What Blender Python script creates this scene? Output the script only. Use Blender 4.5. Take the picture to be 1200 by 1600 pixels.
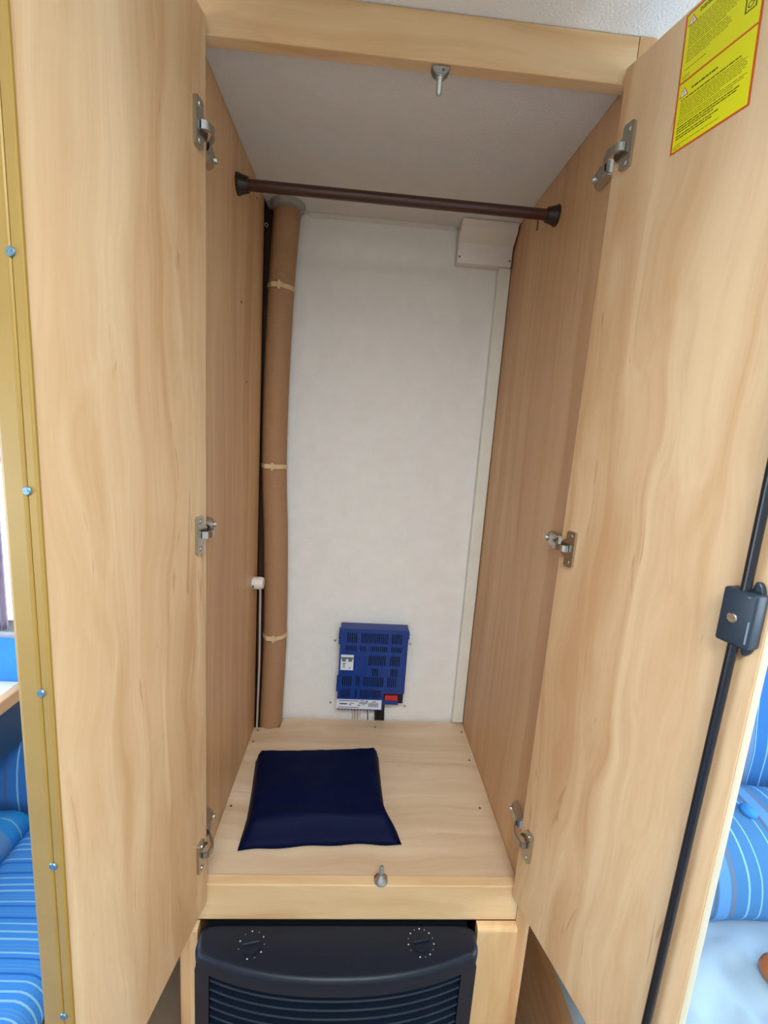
import bpy, bmesh, math, random
from mathutils import Matrix, Vector, noise

for o in list(bpy.data.objects):
    bpy.data.objects.remove(o, do_unlink=True)
SC = bpy.context.scene
COL = SC.collection
random.seed(7)

# ------------------------------------------------------------------ camera
W, D = 0.53, 0.448            # wardrobe inner width and depth, metres
FL, CE = -0.75, 1.224         # caravan floor and ceiling heights (wardrobe floor is z = 0)
cam_d = bpy.data.cameras.new('camera')
cam = bpy.data.objects.new('camera', cam_d)
COL.objects.link(cam)
cam_d.sensor_fit = 'VERTICAL'
cam_d.sensor_height = 36.0
cam_d.sensor_width = 27.0
cam_d.lens = 701.275 / 1600 * 36
cam_d.clip_start = 0.01
Rr = ((0.99651194, -0.04997916, 0.06682846),
      (0.05719859, -0.17404004, -0.98307598),
      (0.06076414, 0.98346944, -0.17057424))
m = Matrix.Identity(4)
for i in range(3):
    m[i][0] = Rr[0][i]
    m[i][1] = -Rr[1][i]
    m[i][2] = -Rr[2][i]
m[0][3], m[1][3], m[2][3] = 0.22199, -0.61537, 0.73214
cam.matrix_world = m
SC.camera = cam

# ------------------------------------------------------------------ world, daylight, exposure
w = bpy.data.worlds.new('sky')
SC.world = w
w.use_nodes = True
bg = w.node_tree.nodes['Background']
bg.inputs[0].default_value = (0.80, 0.90, 1.0, 1)
bg.inputs[1].default_value = 4.0
SC.view_settings.view_transform = 'Standard'
SC.view_settings.look = 'None'
SC.view_settings.gamma = 1.0
SC.view_settings.use_curve_mapping = False
SC.view_settings.exposure = 0.0

def daylight(name, loc, aim, sx, sy, power, col):
    l = bpy.data.lights.new(name, 'AREA')
    l.shape = 'RECTANGLE'
    l.size, l.size_y = sx, sy
    l.energy = power
    l.color = col
    o = bpy.data.objects.new(name, l)
    COL.objects.link(o)
    o.location = loc
    d = Vector(aim) - Vector(loc)
    o.rotation_euler = d.to_track_quat('-Z', 'Y').to_euler()
    return o
# daylight entering through the caravan's windows (each just outside its opening)
daylight('daylight_right', (2.46, -0.55, 0.55), (0, -0.55, 0.55), 1.5, 0.95, 35, (0.72, 0.88, 1.0))
daylight('daylight_left', (-1.86, -0.70, 0.38), (0, -0.70, 0.38), 1.3, 0.88, 29, (0.70, 0.86, 1.0))
daylight('daylight_back', (-1.05, 0.56, 0.50), (-1.05, -1, 0.30), 0.8, 0.55, 10, (0.78, 0.90, 1.0))
daylight('daylight_roof', (0.30, -1.00, 1.30), (0.30, -1.00, 0), 0.56, 0.46, 22, (0.90, 0.96, 1.0))

# ------------------------------------------------------------------ materials
def srgb(r, g, b):
    f = lambda c: (c / 255) / 12.92 if c / 255 <= 0.04045 else ((c / 255 + 0.055) / 1.055) ** 2.4
    return (f(r), f(g), f(b), 1.0)

def newmat(name):
    mt = bpy.data.materials.new(name)
    mt.use_nodes = True
    nt = mt.node_tree
    return mt, nt, nt.nodes['Principled BSDF']

def plain(name, col, rough=0.5, metal=0.0, var=0.0, vscale=40, bump=0.0, bscale=400, spec=0.5):
    mt, nt, b = newmat(name)
    b.inputs['Base Color'].default_value = col
    b.inputs['Roughness'].default_value = rough
    b.inputs['Metallic'].default_value = metal
    b.inputs['Specular IOR Level'].default_value = spec
    tc = nt.nodes.new('ShaderNodeTexCoord')
    if var:
        n = nt.nodes.new('ShaderNodeTexNoise')
        n.inputs['Scale'].default_value = vscale
        n.inputs['Detail'].default_value = 3
        nt.links.new(tc.outputs['Object'], n.inputs['Vector'])
        r = nt.nodes.new('ShaderNodeValToRGB')
        r.color_ramp.elements[0].position = 0.3
        r.color_ramp.elements[1].position = 0.7
        r.color_ramp.elements[0].color = tuple(c * (1 - var) for c in col[:3]) + (1,)
        r.color_ramp.elements[1].color = tuple(min(1, c * (1 + var)) for c in col[:3]) + (1,)
        nt.links.new(n.outputs['Fac'], r.inputs['Fac'])
        nt.links.new(r.outputs['Color'], b.inputs['Base Color'])
    if bump:
        n = nt.nodes.new('ShaderNodeTexNoise')
        n.inputs['Scale'].default_value = bscale
        n.inputs['Detail'].default_value = 2
        nt.links.new(tc.outputs['Object'], n.inputs['Vector'])
        bp = nt.nodes.new('ShaderNodeBump')
        bp.inputs['Strength'].default_value = bump
        bp.inputs['Distance'].default_value = 0.002
        nt.links.new(n.outputs['Fac'], bp.inputs['Height'])
        nt.links.new(bp.outputs['Normal'], b.inputs['Normal'])
    return mt

def wood(name, dark, mid, light, axis=2, rough=0.42, fleck=0.5, meander=0.10):
    """Light maple-like laminate, grain along the given axis."""
    mt, nt, b = newmat(name)
    N, L = nt.nodes.new, nt.links.new
    b.inputs['Roughness'].default_value = rough
    b.inputs['Specular IOR Level'].default_value = 0.35
    tc = N('ShaderNodeTexCoord')
    oi = N('ShaderNodeObjectInfo')
    mul = N('ShaderNodeMath'); mul.operation = 'MULTIPLY'; mul.inputs[1].default_value = 37.0
    L(oi.outputs['Random'], mul.inputs[0])
    add = N('ShaderNodeVectorMath'); add.operation = 'ADD'
    L(tc.outputs['Object'], add.inputs[0]); L(mul.outputs[0], add.inputs[1])
    # meander: push the grain sideways so that it flows in long curves
    mz = N('ShaderNodeMapping'); ms = [6.0] * 3; ms[axis] = 2.6; mz.inputs['Scale'].default_value = ms
    L(add.outputs[0], mz.inputs['Vector'])
    mn = N('ShaderNodeTexNoise'); mn.inputs['Scale'].default_value = 1.0; mn.inputs['Detail'].default_value = 2.5
    L(mz.outputs[0], mn.inputs['Vector'])
    sb = N('ShaderNodeVectorMath'); sb.operation = 'SUBTRACT'; sb.inputs[1].default_value = (0.5, 0.5, 0.5)
    L(mn.outputs['Color'], sb.inputs[0])
    sc_ = N('ShaderNodeVectorMath'); sc_.operation = 'MULTIPLY'
    mv = [meander] * 3; mv[axis] = 0.0; sc_.inputs[1].default_value = mv
    L(sb.outputs[0], sc_.inputs[0])
    ad2 = N('ShaderNodeVectorMath'); ad2.operation = 'ADD'
    L(add.outputs[0], ad2.inputs[0]); L(sc_.outputs[0], ad2.inputs[1])
    add = ad2
    def mapped(across, along):
        mp = N('ShaderNodeMapping')
        s = [across] * 3
        s[axis] = along
        mp.inputs['Scale'].default_value = s
        L(add.outputs[0], mp.inputs['Vector'])
        return mp
    # gentle waviness of the grain
    wv = N('ShaderNodeTexNoise'); wv.inputs['Scale'].default_value = 1.0; wv.inputs['Detail'].default_value = 2
    L(mapped(5, 1.6).outputs[0], wv.inputs['Vector'])
    n1 = N('ShaderNodeTexNoise'); n1.inputs['Scale'].default_value = 1.0; n1.inputs['Detail'].default_value = 3
    n1.inputs['Roughness'].default_value = 0.55; n1.inputs['Distortion'].default_value = 0.9
    L(mapped(20, 0.9).outputs[0], n1.inputs['Vector'])
    n2 = N('ShaderNodeTexNoise'); n2.inputs['Scale'].default_value = 1.0; n2.inputs['Detail'].default_value = 3
    L(mapped(260, 5).outputs[0], n2.inputs['Vector'])
    mix = N('ShaderNodeMix'); mix.data_type = 'FLOAT'; mix.inputs[0].default_value = 0.35
    L(n1.outputs['Fac'], mix.inputs[2]); L(wv.outputs['Fac'], mix.inputs[3])
    mix2 = N('ShaderNodeMix'); mix2.data_type = 'FLOAT'; mix2.inputs[0].default_value = 0.09
    L(mix.outputs[0], mix2.inputs[2]); L(n2.outputs['Fac'], mix2.inputs[3])
    r = N('ShaderNodeValToRGB')
    r.color_ramp.elements[0].position = 0.38; r.color_ramp.elements[0].color = dark
    r.color_ramp.elements[1].position = 0.61; r.color_ramp.elements[1].color = light
    e = r.color_ramp.elements.new(0.49); e.color = mid
    L(mix2.outputs[0], r.inputs['Fac'])
    # darker short flames of the figure
    fl = N('ShaderNodeTexNoise'); fl.inputs['Scale'].default_value = 1.0; fl.inputs['Detail'].default_value = 2
    fl.inputs['Distortion'].default_value = 1.1
    L(mapped(80, 5.0).outputs[0], fl.inputs['Vector'])
    fr = N('ShaderNodeValToRGB')
    fr.color_ramp.elements[0].position = 0.685; fr.color_ramp.elements[0].color = (0, 0, 0, 1)
    fr.color_ramp.elements[1].position = 0.74; fr.color_ramp.elements[1].color = (1, 1, 1, 1)
    L(fl.outputs['Fac'], fr.inputs['Fac'])
    fm = N('ShaderNodeMath'); fm.operation = 'MULTIPLY'; fm.inputs[1].default_value = fleck
    L(fr.outputs['Color'], fm.inputs[0])
    mc = N('ShaderNodeMix'); mc.data_type = 'RGBA'
    L(fm.outputs[0], mc.inputs[0]); L(r.outputs['Color'], mc.inputs[6])
    mc.inputs[7].default_value = (dark[0] * 0.72, dark[1] * 0.62, dark[2] * 0.55, 1)
    L(mc.outputs[2], b.inputs['Base Color'])
    return mt

def striped(name, base, lines, axis, period, rough=0.85):
    """Woven fabric: lines = [(position 0..1, width, colour)] repeated along the axis."""
    mt, nt, b = newmat(name)
    N, L = nt.nodes.new, nt.links.new
    b.inputs['Roughness'].default_value = rough
    b.inputs['Specular IOR Level'].default_value = 0.15
    tc = N('ShaderNodeTexCoord'); sp = N('ShaderNodeSeparateXYZ')
    L(tc.outputs['Object'], sp.inputs[0])
    dv = N('ShaderNodeMath'); dv.operation = 'DIVIDE'; dv.inputs[1].default_value = period
    L(sp.outputs[axis], dv.inputs[0])
    ad = N('ShaderNodeMath'); ad.operation = 'ADD'; ad.inputs[1].default_value = 100.0
    L(dv.outputs[0], ad.inputs[0])
    fr = N('ShaderNodeMath'); fr.operation = 'FRACT'
    L(ad.outputs[0], fr.inputs[0])
    r = N('ShaderNodeValToRGB'); r.color_ramp.interpolation = 'CONSTANT'
    els = r.color_ramp.elements
    els[0].position = 0.0; els[0].color = base
    els[1].position = 0.999; els[1].color = base
    for pos, wd, col in lines:
        a = els.new(pos); a.color = col
        c = els.new(pos + wd); c.color = base
    L(fr.outputs[0], r.inputs['Fac'])
    L(r.outputs['Color'], b.inputs['Base Color'])
    n = N('ShaderNodeTexNoise'); n.inputs['Scale'].default_value = 700
    L(tc.outputs['Object'], n.inputs['Vector'])
    bp = N('ShaderNodeBump'); bp.inputs['Strength'].default_value = 0.25; bp.inputs['Distance'].default_value = 0.001
    L(n.outputs['Fac'], bp.inputs['Height']); L(bp.outputs['Normal'], b.inputs['Normal'])
    return mt

WD, WM, WL = srgb(197, 154, 110), srgb(209, 172, 130), srgb(222, 190, 149)
M = {}
M['wood_v'] = wood('maple_vertical', WD, WM, WL, 2)
M['wood_h'] = wood('maple_horizontal', srgb(200, 170, 136), srgb(212, 185, 152), srgb(222, 198, 168), 0, fleck=0.3)
M['wood_y'] = wood('maple_depth', WD, WM, WL, 1)
M['wood_side'] = wood('maple_side', srgb(192, 143, 99), srgb(204, 159, 114), srgb(215, 175, 130), 2, fleck=0.12, meander=0.05)
M['wood_frame'] = wood('maple_frame', srgb(206, 164, 118), srgb(217, 181, 135), srgb(227, 196, 152), 0, fleck=0.15)
M['wood_post'] = wood('maple_post', srgb(198, 154, 106), srgb(212, 172, 124), srgb(224, 190, 142), 2, fleck=0.1)
M['edge'] = plain('pale_edge_band', srgb(206, 192, 164), 0.5)
M['gold'] = plain('gold_trim', srgb(156, 122, 52), 0.45, 0.1, 0.05, 12)
M['gold_dark'] = plain('gold_groove', srgb(110, 86, 48), 0.6)
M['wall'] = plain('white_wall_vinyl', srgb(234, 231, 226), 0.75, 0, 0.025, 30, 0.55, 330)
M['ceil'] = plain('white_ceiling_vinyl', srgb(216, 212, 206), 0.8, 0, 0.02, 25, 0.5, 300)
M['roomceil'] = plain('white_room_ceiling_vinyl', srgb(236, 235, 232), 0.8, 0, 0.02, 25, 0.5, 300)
M['wallroom'] = plain('cream_wall', srgb(206, 197, 182), 0.8)
M['floorv'] = plain('vinyl_floor', srgb(150, 136, 116), 0.6, 0, 0.12, 9)
M['chrome'] = plain('nickel', srgb(190, 188, 182), 0.22, 1.0)
M['steel'] = plain('zinc', srgb(178, 178, 174), 0.32, 1.0)
M['zinc_blue'] = plain('blue_zinc_screw', srgb(120, 146, 160), 0.35, 0.8)
M['darkhole'] = plain('dark_recess', srgb(24, 20, 18), 0.8)
M['rodbrown'] = plain('brown_plastic', srgb(66, 33, 22), 0.34, 0, 0.08, 30)
M['sockbrown'] = plain('dark_brown_plastic', srgb(36, 18, 15), 0.4)
M['darkwood'] = plain('dark_brown_batten', srgb(66, 36, 18), 0.6, 0, 0.15, 20)
M['whiteplastic'] = plain('white_plastic', srgb(222, 214, 206), 0.4)
M['whitepaint'] = plain('white_painted_batten', srgb(228, 226, 214), 0.5, 0, 0.04, 25)
M['greyplastic'] = plain('grey_plastic', srgb(150, 148, 140), 0.5)
M['strap'] = plain('beige_plastic', srgb(214, 186, 140), 0.45)
M['boxblue'] = plain('blue_plastic', srgb(14, 54, 128), 0.38, 0, 0.06, 25)
M['boxdark'] = plain('dark_blue_interior', srgb(5, 11, 34), 0.7)
M['red'] = plain('red_fuse', srgb(200, 30, 30), 0.35)
M['labelw'] = plain('paper_label', srgb(216, 220, 232), 0.55)
M['labelg'] = plain('label_grey_print', srgb(96, 106, 110), 0.55)
M['ink'] = plain('label_ink', srgb(52, 56, 90), 0.6)
M['cablew'] = plain('white_cable', srgb(220, 208, 204), 0.5)
M['cableg'] = plain('grey_cable', srgb(176, 166, 160), 0.5)
M['cableb'] = plain('black_cable', srgb(22, 22, 26), 0.45)
M['navy'] = plain('navy_fabric', srgb(2, 11, 46), 0.6, 0, 0.1, 60, 0.12, 900, 0.10)
M['anthracite'] = plain('anthracite_plastic', srgb(20, 27, 40), 0.40, 0, 0.03, 30, 0.08, 900, 0.3)
M['anthra_dark'] = plain('black_grille', srgb(12, 14, 18), 0.55)
M['slat'] = plain('anthracite_slat', srgb(18, 28, 42), 0.36, spec=0.35)
M['tick'] = plain('white_print', srgb(206, 212, 214), 0.6)
M['rodblack'] = plain('black_metal_rod', srgb(18, 21, 30), 0.32)
M['lock'] = plain('slate_plastic', srgb(30, 45, 60), 0.45)
M['lockgrey'] = plain('grey_slot', srgb(128, 138, 150), 0.4)
M['yellow'] = plain('yellow_print', srgb(226, 220, 8), 0.4)
M['redprint'] = plain('red_print', srgb(206, 84, 24), 0.45)
M['olive'] = plain('olive_text_print', srgb(134, 126, 10), 0.5)
M['blackprint'] = plain('black_print', srgb(58, 54, 12), 0.5)
M['whiteprint'] = plain('white_sign_print', srgb(240, 232, 236), 0.5)
M['table'] = plain('white_table_laminate', srgb(236, 236, 234), 0.35)
M['tabledark'] = plain('navy_table_apron', srgb(40, 70, 104), 0.5)
M['sheet'] = plain('pale_sheet', srgb(164, 190, 210), 0.85, 0, 0.03, 14)
M['mauve'] = plain('mauve_curtain', srgb(176, 166, 184), 0.85, 0, 0.08, 40)
M['pink'] = plain('pink_tieback', srgb(206, 128, 150), 0.6)
M['orangebrown'] = plain('orange_brown_wood', srgb(176, 104, 52), 0.4, 0, 0.15, 60)
LB, MB_, DB = srgb(136, 190, 228), srgb(96, 150, 206), srgb(44, 104, 190)
M['str_seat'] = striped('striped_blue_seat', srgb(64, 140, 224),
    [(0.04, 0.035, LB), (0.2, 0.03, LB), (0.31, 0.04, DB), (0.4, 0.015, MB_), (0.46, 0.015, MB_), (0.56, 0.03, DB), (0.66, 0.03, LB), (0.74, 0.014, MB_), (0.8, 0.014, MB_), (0.9, 0.04, LB)], 1, 0.088)
M['str_wide'] = striped('striped_blue_wide', srgb(52, 150, 224),
    [(0.10, 0.03, LB), (0.30, 0.02, LB), (0.36, 0.18, MB_), (0.70, 0.02, LB), (0.86, 0.06, srgb(40, 170, 226))], 1, 0.16)
M['str_right'] = striped('striped_blue_cushion', srgb(72, 128, 184),
    [(0.06, 0.02, LB), (0.16, 0.04, srgb(94, 108, 134)), (0.22, 0.16, MB_), (0.40, 0.05, srgb(110, 122, 148)), (0.62, 0.025, LB), (0.80, 0.02, LB)], 0, 0.15)
M['str_back'] = striped('striped_blue_backrest', srgb(60, 122, 190),
    [(0.08, 0.03, LB), (0.28, 0.16, srgb(112, 144, 184)), (0.46, 0.02, LB), (0.7, 0.03, LB), (0.86, 0.05, srgb(86, 106, 152))], 0, 0.13)
M['bluefab'] = plain('blue_bolster', srgb(52, 140, 220), 0.85, 0, 0.1, 20)

# brown paper-board heating pipe with fine ribs
mt, nt, b = newmat('brown_ribbed_board')
b.inputs['Base Color'].default_value = srgb(166, 126, 92)
b.inputs['Roughness'].default_value = 0.62
b.inputs['Specular IOR Level'].default_value = 0.3
tc = nt.nodes.new('ShaderNodeTexCoord')
wv = nt.nodes.new('ShaderNodeTexWave'); wv.bands_direction = 'Z'; wv.inputs['Scale'].default_value = 70; wv.inputs['Distortion'].default_value = 0.3
bp = nt.nodes.new('ShaderNodeBump'); bp.inputs['Strength'].default_value = 0.25; bp.inputs['Distance'].default_value = 0.001
nt.links.new(tc.outputs['Object'], wv.inputs['Vector']); nt.links.new(wv.outputs['Fac'], bp.inputs['Height']); nt.links.new(bp.outputs['Normal'], b.inputs['Normal'])
M['pipe'] = mt
# window glass
mt, nt, b = newmat('window_glass')
tr = nt.nodes.new('ShaderNodeBsdfTransparent'); gl = nt.nodes.new('ShaderNodeBsdfGlossy'); gl.inputs['Roughness'].default_value = 0.02
mx = nt.nodes.new('ShaderNodeMixShader'); mx.inputs[0].default_value = 0.06
nt.links.new(tr.outputs[0], mx.inputs[1]); nt.links.new(gl.outputs[0], mx.inputs[2])
nt.links.new(mx.outputs[0], nt.nodes['Material Output'].inputs['Surface'])
M['glass'] = mt

# ------------------------------------------------------------------ mesh helpers
def BM():
    return bmesh.new()

def world_of(o):
    v = Vector(o.location)
    while o.parent:
        o = o.parent
        v = v + o.location
    return v

def obj(name, bm, mat, parent=None, smooth=False, bevel=0.0, seg=2, origin=None, autosmooth=None):
    """Link a bmesh built in world coordinates as ONE object with its origin at its centre."""
    bmesh.ops.recalc_face_normals(bm, faces=bm.faces)
    if bevel:
        es = [e for e in bm.edges if len(e.link_faces) == 2 and e.calc_face_angle(0) > 0.6]
        bmesh.ops.bevel(bm, geom=es, offset=bevel, segments=seg, affect='EDGES', profile=0.5, clamp_overlap=True)
    if origin is None:
        xs = [v.co for v in bm.verts]
        lo = Vector((min(c[i] for c in xs) for i in range(3)))
        hi = Vector((max(c[i] for c in xs) for i in range(3)))
        origin = (lo + hi) / 2
    origin = Vector(origin)
    for v in bm.verts:
        v.co -= origin
    me = bpy.data.meshes.new(name)
    if smooth:
        for f in bm.faces:
            f.smooth = True
    bm.to_mesh(me)
    bm.free()
    mats = mat if isinstance(mat, (list, tuple)) else [mat]
    for k in mats:
        me.materials.append(M[k])
    if smooth and autosmooth is not None:
        me.set_sharp_from_angle(angle=math.radians(autosmooth))
    o = bpy.data.objects.new(name, me)
    COL.objects.link(o)
    if parent:
        o.parent = parent
        o.location = origin - world_of(parent)
    else:
        o.location = origin
    return o

def thing(name, label, cat, loc, group=None):
    o = bpy.data.objects.new(name, None)
    o.empty_display_size = 0.05
    COL.objects.link(o)
    o.location = loc
    return tag(o, label, cat, group)

def tag(o, label, cat=None, group=None):
    o['label'] = label
    if cat:
        o['category'] = cat
    if group:
        o['group'] = group
    return o

def struct(o, label=None):
    o['kind'] = 'structure'
    if label:
        o['label'] = label
    return o

IDF = lambda s, t, z: Vector((s, t, z))
def box(bm, lo, hi, F=IDF, mi=0):
    vs = [bm.verts.new(F(x, y, z)) for x in (lo[0], hi[0]) for y in (lo[1], hi[1]) for z in (lo[2], hi[2])]
    for q in ((0, 1, 3, 2), (4, 6, 7, 5), (0, 4, 5, 1), (2, 3, 7, 6), (0, 2, 6, 4), (1, 5, 7, 3)):
        f = bm.faces.new([vs[i] for i in q])
        f.material_index = mi
    return bm

def prism(bm, poly, axis, a, b, F=IDF, mi=0):
    """Extrude a 2D outline along an axis (0: poly is (y,z); 1: (x,z); 2: (x,y))."""
    def P(u, v, k):
        return F(*((k, u, v) if axis == 0 else (u, k, v) if axis == 1 else (u, v, k)))
    A = [bm.verts.new(P(u, v, a)) for u, v in poly]
    B = [bm.verts.new(P(u, v, b)) for u, v in poly]
    n = len(poly)
    fs = [bm.faces.new(A), bm.faces.new(B[::-1])]
    for i in range(n):
        fs.append(bm.faces.new((A[i], B[i], B[(i + 1) % n], A[(i + 1) % n])))
    for f in fs:
        f.material_index = mi
    return bm

def frame_of(d):
    d = d.normalized()
    u = d.cross(Vector((0, 0, 1)))
    if u.length < 1e-3:
        u = d.cross(Vector((1, 0, 0)))
    u.normalize()
    return u, d.cross(u).normalized()

def tube(bm, pts, rad, seg=16, caps=True, mi=0):
    pts = [Vector(p) for p in pts]
    rads = rad if isinstance(rad, (list, tuple)) else [rad] * len(pts)
    rings = []
    u0 = None
    for i, p in enumerate(pts):
        d = (pts[min(i + 1, len(pts) - 1)] - pts[max(i - 1, 0)])
        if u0 is None:
            u, v = frame_of(d)
        else:
            dn = d.normalized()
            u = (u0 - dn * u0.dot(dn)).normalized()
            v = dn.cross(u)
        u0 = u
        rings.append([bm.verts.new(p + rads[i] * (math.cos(2 * math.pi * k / seg) * u + math.sin(2 * math.pi * k / seg) * v)) for k in range(seg)])
    for a, b in zip(rings, rings[1:]):
        for k in range(seg):
            f = bm.faces.new((a[k], a[(k + 1) % seg], b[(k + 1) % seg], b[k]))
            f.material_index = mi
    if caps:
        bm.faces.new(rings[0][::-1]).material_index = mi
        bm.faces.new(rings[-1]).material_index = mi
    return bm

def cyl(bm, a, b, r, r2=None, seg=20, mi=0):
    return tube(bm, [a, b], [r, r if r2 is None else r2], seg, True, mi)

def lathe(bm, base, axis, prof, seg=24):
    """prof: [(distance along axis, radius)]"""
    base, axis = Vector(base), Vector(axis).normalized()
    return tube(bm, [base + axis * h for h, r in prof], [max(r, 1e-5) for h, r in prof], seg)

def torus(bm, c, axis, R, r, seg=24, ms=8):
    u, v = frame_of(Vector(axis)); ax = Vector(axis).normalized(); c = Vector(c)
    rings = []
    for i in range(seg):
        a = 2 * math.pi * i / seg
        e = math.cos(a) * u + math.sin(a) * v
        rings.append([bm.verts.new(c + e * (R + r * math.cos(2 * math.pi * k / ms)) + ax * r * math.sin(2 * math.pi * k / ms)) for k in range(ms)])
    for i in range(seg):
        a, b = rings[i], rings[(i + 1) % seg]
        for k in range(ms):
            bm.faces.new((a[k], b[k], b[(k + 1) % ms], a[(k + 1) % ms]))
    return bm

def smooth_path(pts, n=8):
    """Catmull-Rom through the points."""
    P = [Vector(p) for p in pts]
    P = [2 * P[0] - P[1]] + P + [2 * P[-1] - P[-2]]
    out = []
    for i in range(1, len(P) - 2):
        for k in range(n):
            t = k / n
            a, b, c, d = P[i - 1], P[i], P[i + 1], P[i + 2]
            out.append(0.5 * ((2 * b) + (c - a) * t + (2 * a - 5 * b + 4 * c - d) * t * t + (3 * b - a - 3 * c + d) * t ** 3))
    out.append(P[-2])
    return out

def cushion(bm, lo, hi, nx=28, ny=28, crown=0.02, rnd=0.03, wob=0.004, seed=0):
    """A soft rounded slab between lo and hi (z up): superellipse sides, crowned top."""
    cx, cy = (lo[0] + hi[0]) / 2, (lo[1] + hi[1]) / 2
    hx, hy = (hi[0] - lo[0]) / 2, (hi[1] - lo[1]) / 2
    top, bot = {}, {}
    for i in range(nx + 1):
        for j in range(ny + 1):
            # denser towards the borders
            a = math.sin((i / nx - 0.5) * math.pi); b_ = math.sin((j / ny - 0.5) * math.pi)
            x, y = cx + hx * a, cy + hy * b_
            ex = min(1, (hx - abs(x - cx)) / rnd); ey = min(1, (hy - abs(y - cy)) / rnd)
            prof = math.sqrt(max(0, 1 - (1 - ex) ** 2)) * math.sqrt(max(0, 1 - (1 - ey) ** 2))
            th = hi[2] - lo[2]
            nz = noise.noise(Vector((x * 9 + seed, y * 9, seed))) * wob
            zt = lo[2] + th * 0.45 + (th * 0.55) * prof + crown * (1 - a * a) * (1 - b_ * b_) + nz * prof
            zb = lo[2] + th * 0.45 * (1 - prof)
            top[i, j] = bm.verts.new((x, y, zt))
            bot[i, j] = bm.verts.new((x, y, zb)) if 0 < i < nx and 0 < j < ny else top[i, j]
    for i in range(nx):
        for j in range(ny):
            bm.faces.new((top[i, j], top[i + 1, j], top[i + 1, j + 1], top[i, j + 1]))
            q = [bot[i, j], bot[i, j + 1], bot[i + 1, j + 1], bot[i + 1, j]]
            try:
                bm.faces.new(q)
            except ValueError:
                pass
    return bm

# ------------------------------------------------------------------ the setting
XL, XR, YF = -1.80, 2.40, -1.80
box_b = BM(); box(box_b, (XL, YF, FL - 0.04), (XR, D, FL)); struct(obj('floor', box_b, 'floorv'))
# ceiling with the roof hatch opening behind the camera
HT = (0.02, 0.58, -1.23, -0.77)
box_b = BM()
box(box_b, (XL, YF, CE), (HT[0], D, CE + 0.04)); box(box_b, (HT[1], YF, CE), (XR, D, CE + 0.04))
box(box_b, (HT[0], YF, CE), (HT[1], HT[2], CE + 0.04)); box(box_b, (HT[0], HT[3], CE), (HT[1], D, CE + 0.04))
struct(obj('ceiling', box_b, 'roomceil'))

def wall_with_hole(bm, axis, pos, th, a0, a1, z0, z1, holes):
    """Wall in the plane axis=pos (thickness th), spanning a0..a1 and z0..z1, with window openings (h0,h1,hz0,hz1)."""
    def bx(u0, u1, v0, v1):
        if u1 - u0 < 1e-4 or v1 - v0 < 1e-4:
            return
        if axis == 1:
            box(bm, (u0, min(pos, pos + th), v0), (u1, max(pos, pos + th), v1))
        else:
            box(bm, (min(pos, pos + th), u0, v0), (max(pos, pos + th), u1, v1))
    u = a0
    for h0, h1, hz0, hz1 in sorted(holes):
        bx(u, h0, z0, z1)
        bx(h0, h1, z0, hz0)
        bx(h0, h1, hz1, z1)
        u = h1
    bx(u, a1, z0, z1)
    return bm

WIN = {1: ('y', D, 0.03, -1.45, -0.50, 0.20, 0.80), 2: ('x', XL, -0.03, -1.35, -0.05, -0.06, 0.82), 3: ('x', XR, 0.03, -1.30, 0.20, 0.08, 1.02)}
b_ = wall_with_hole(BM(), 1, D, 0.03, XL, XR, FL, CE, [WIN[1][3:]]); struct(obj('wall_back', b_, 'wall'))
b_ = wall_with_hole(BM(), 1, YF, -0.03, XL, XR, FL, CE, []); struct(obj('wall_front', b_, 'wallroom'))
b_ = wall_with_hole(BM(), 0, XL, -0.03, YF, D, FL, CE, [WIN[2][3:]]); struct(obj('wall_left', b_, 'wallroom'))
b_ = wall_with_hole(BM(), 0, XR, 0.03, YF, D, FL, CE, [WIN[3][3:]]); struct(obj('wall_right', b_, 'wallroom'))
for k, (ax, pos, th, a0, a1, z0, z1) in WIN.items():
    root = bpy.data.objects.new('window_%d' % k, None); COL.objects.link(root)
    root.location = ((a0 + a1) / 2, pos, z0) if ax == 'y' else (pos, (a0 + a1) / 2, z0)
    struct(root)
    fw = 0.03
    F = (lambda u, t, z, p=pos, q=th: Vector((u, p + t * q, z))) if ax == 'y' else (lambda u, t, z, p=pos, q=th: Vector((p + t * q, u, z)))
    fb = BM()
    for lo, hi in (((a0, .1, z0), (a0 + fw, .9, z1)), ((a1 - fw, .1, z0), (a1, .9, z1)), ((a0 + fw, .1, z0), (a1 - fw, .9, z0 + fw)), ((a0 + fw, .1, z1 - fw), (a1 - fw, .9, z1))):
        box(fb, lo, hi, F)
    obj('window_frame', fb, 'greyplastic', root)
    pb = BM(); box(pb, (a0 + fw, .45, z0 + fw), (a1 - fw, .55, z1 - fw), F)
    obj('pane', pb, 'glass', root)

# white batten up the right rear corner of the wardrobe
b_ = BM(); box(b_, (0.5015, 0.430, 0.006), (0.5285, 0.4475, 1.106))
struct(obj('trim_1', b_, 'whitepaint', bevel=0.0012), 'white painted corner batten')

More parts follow.
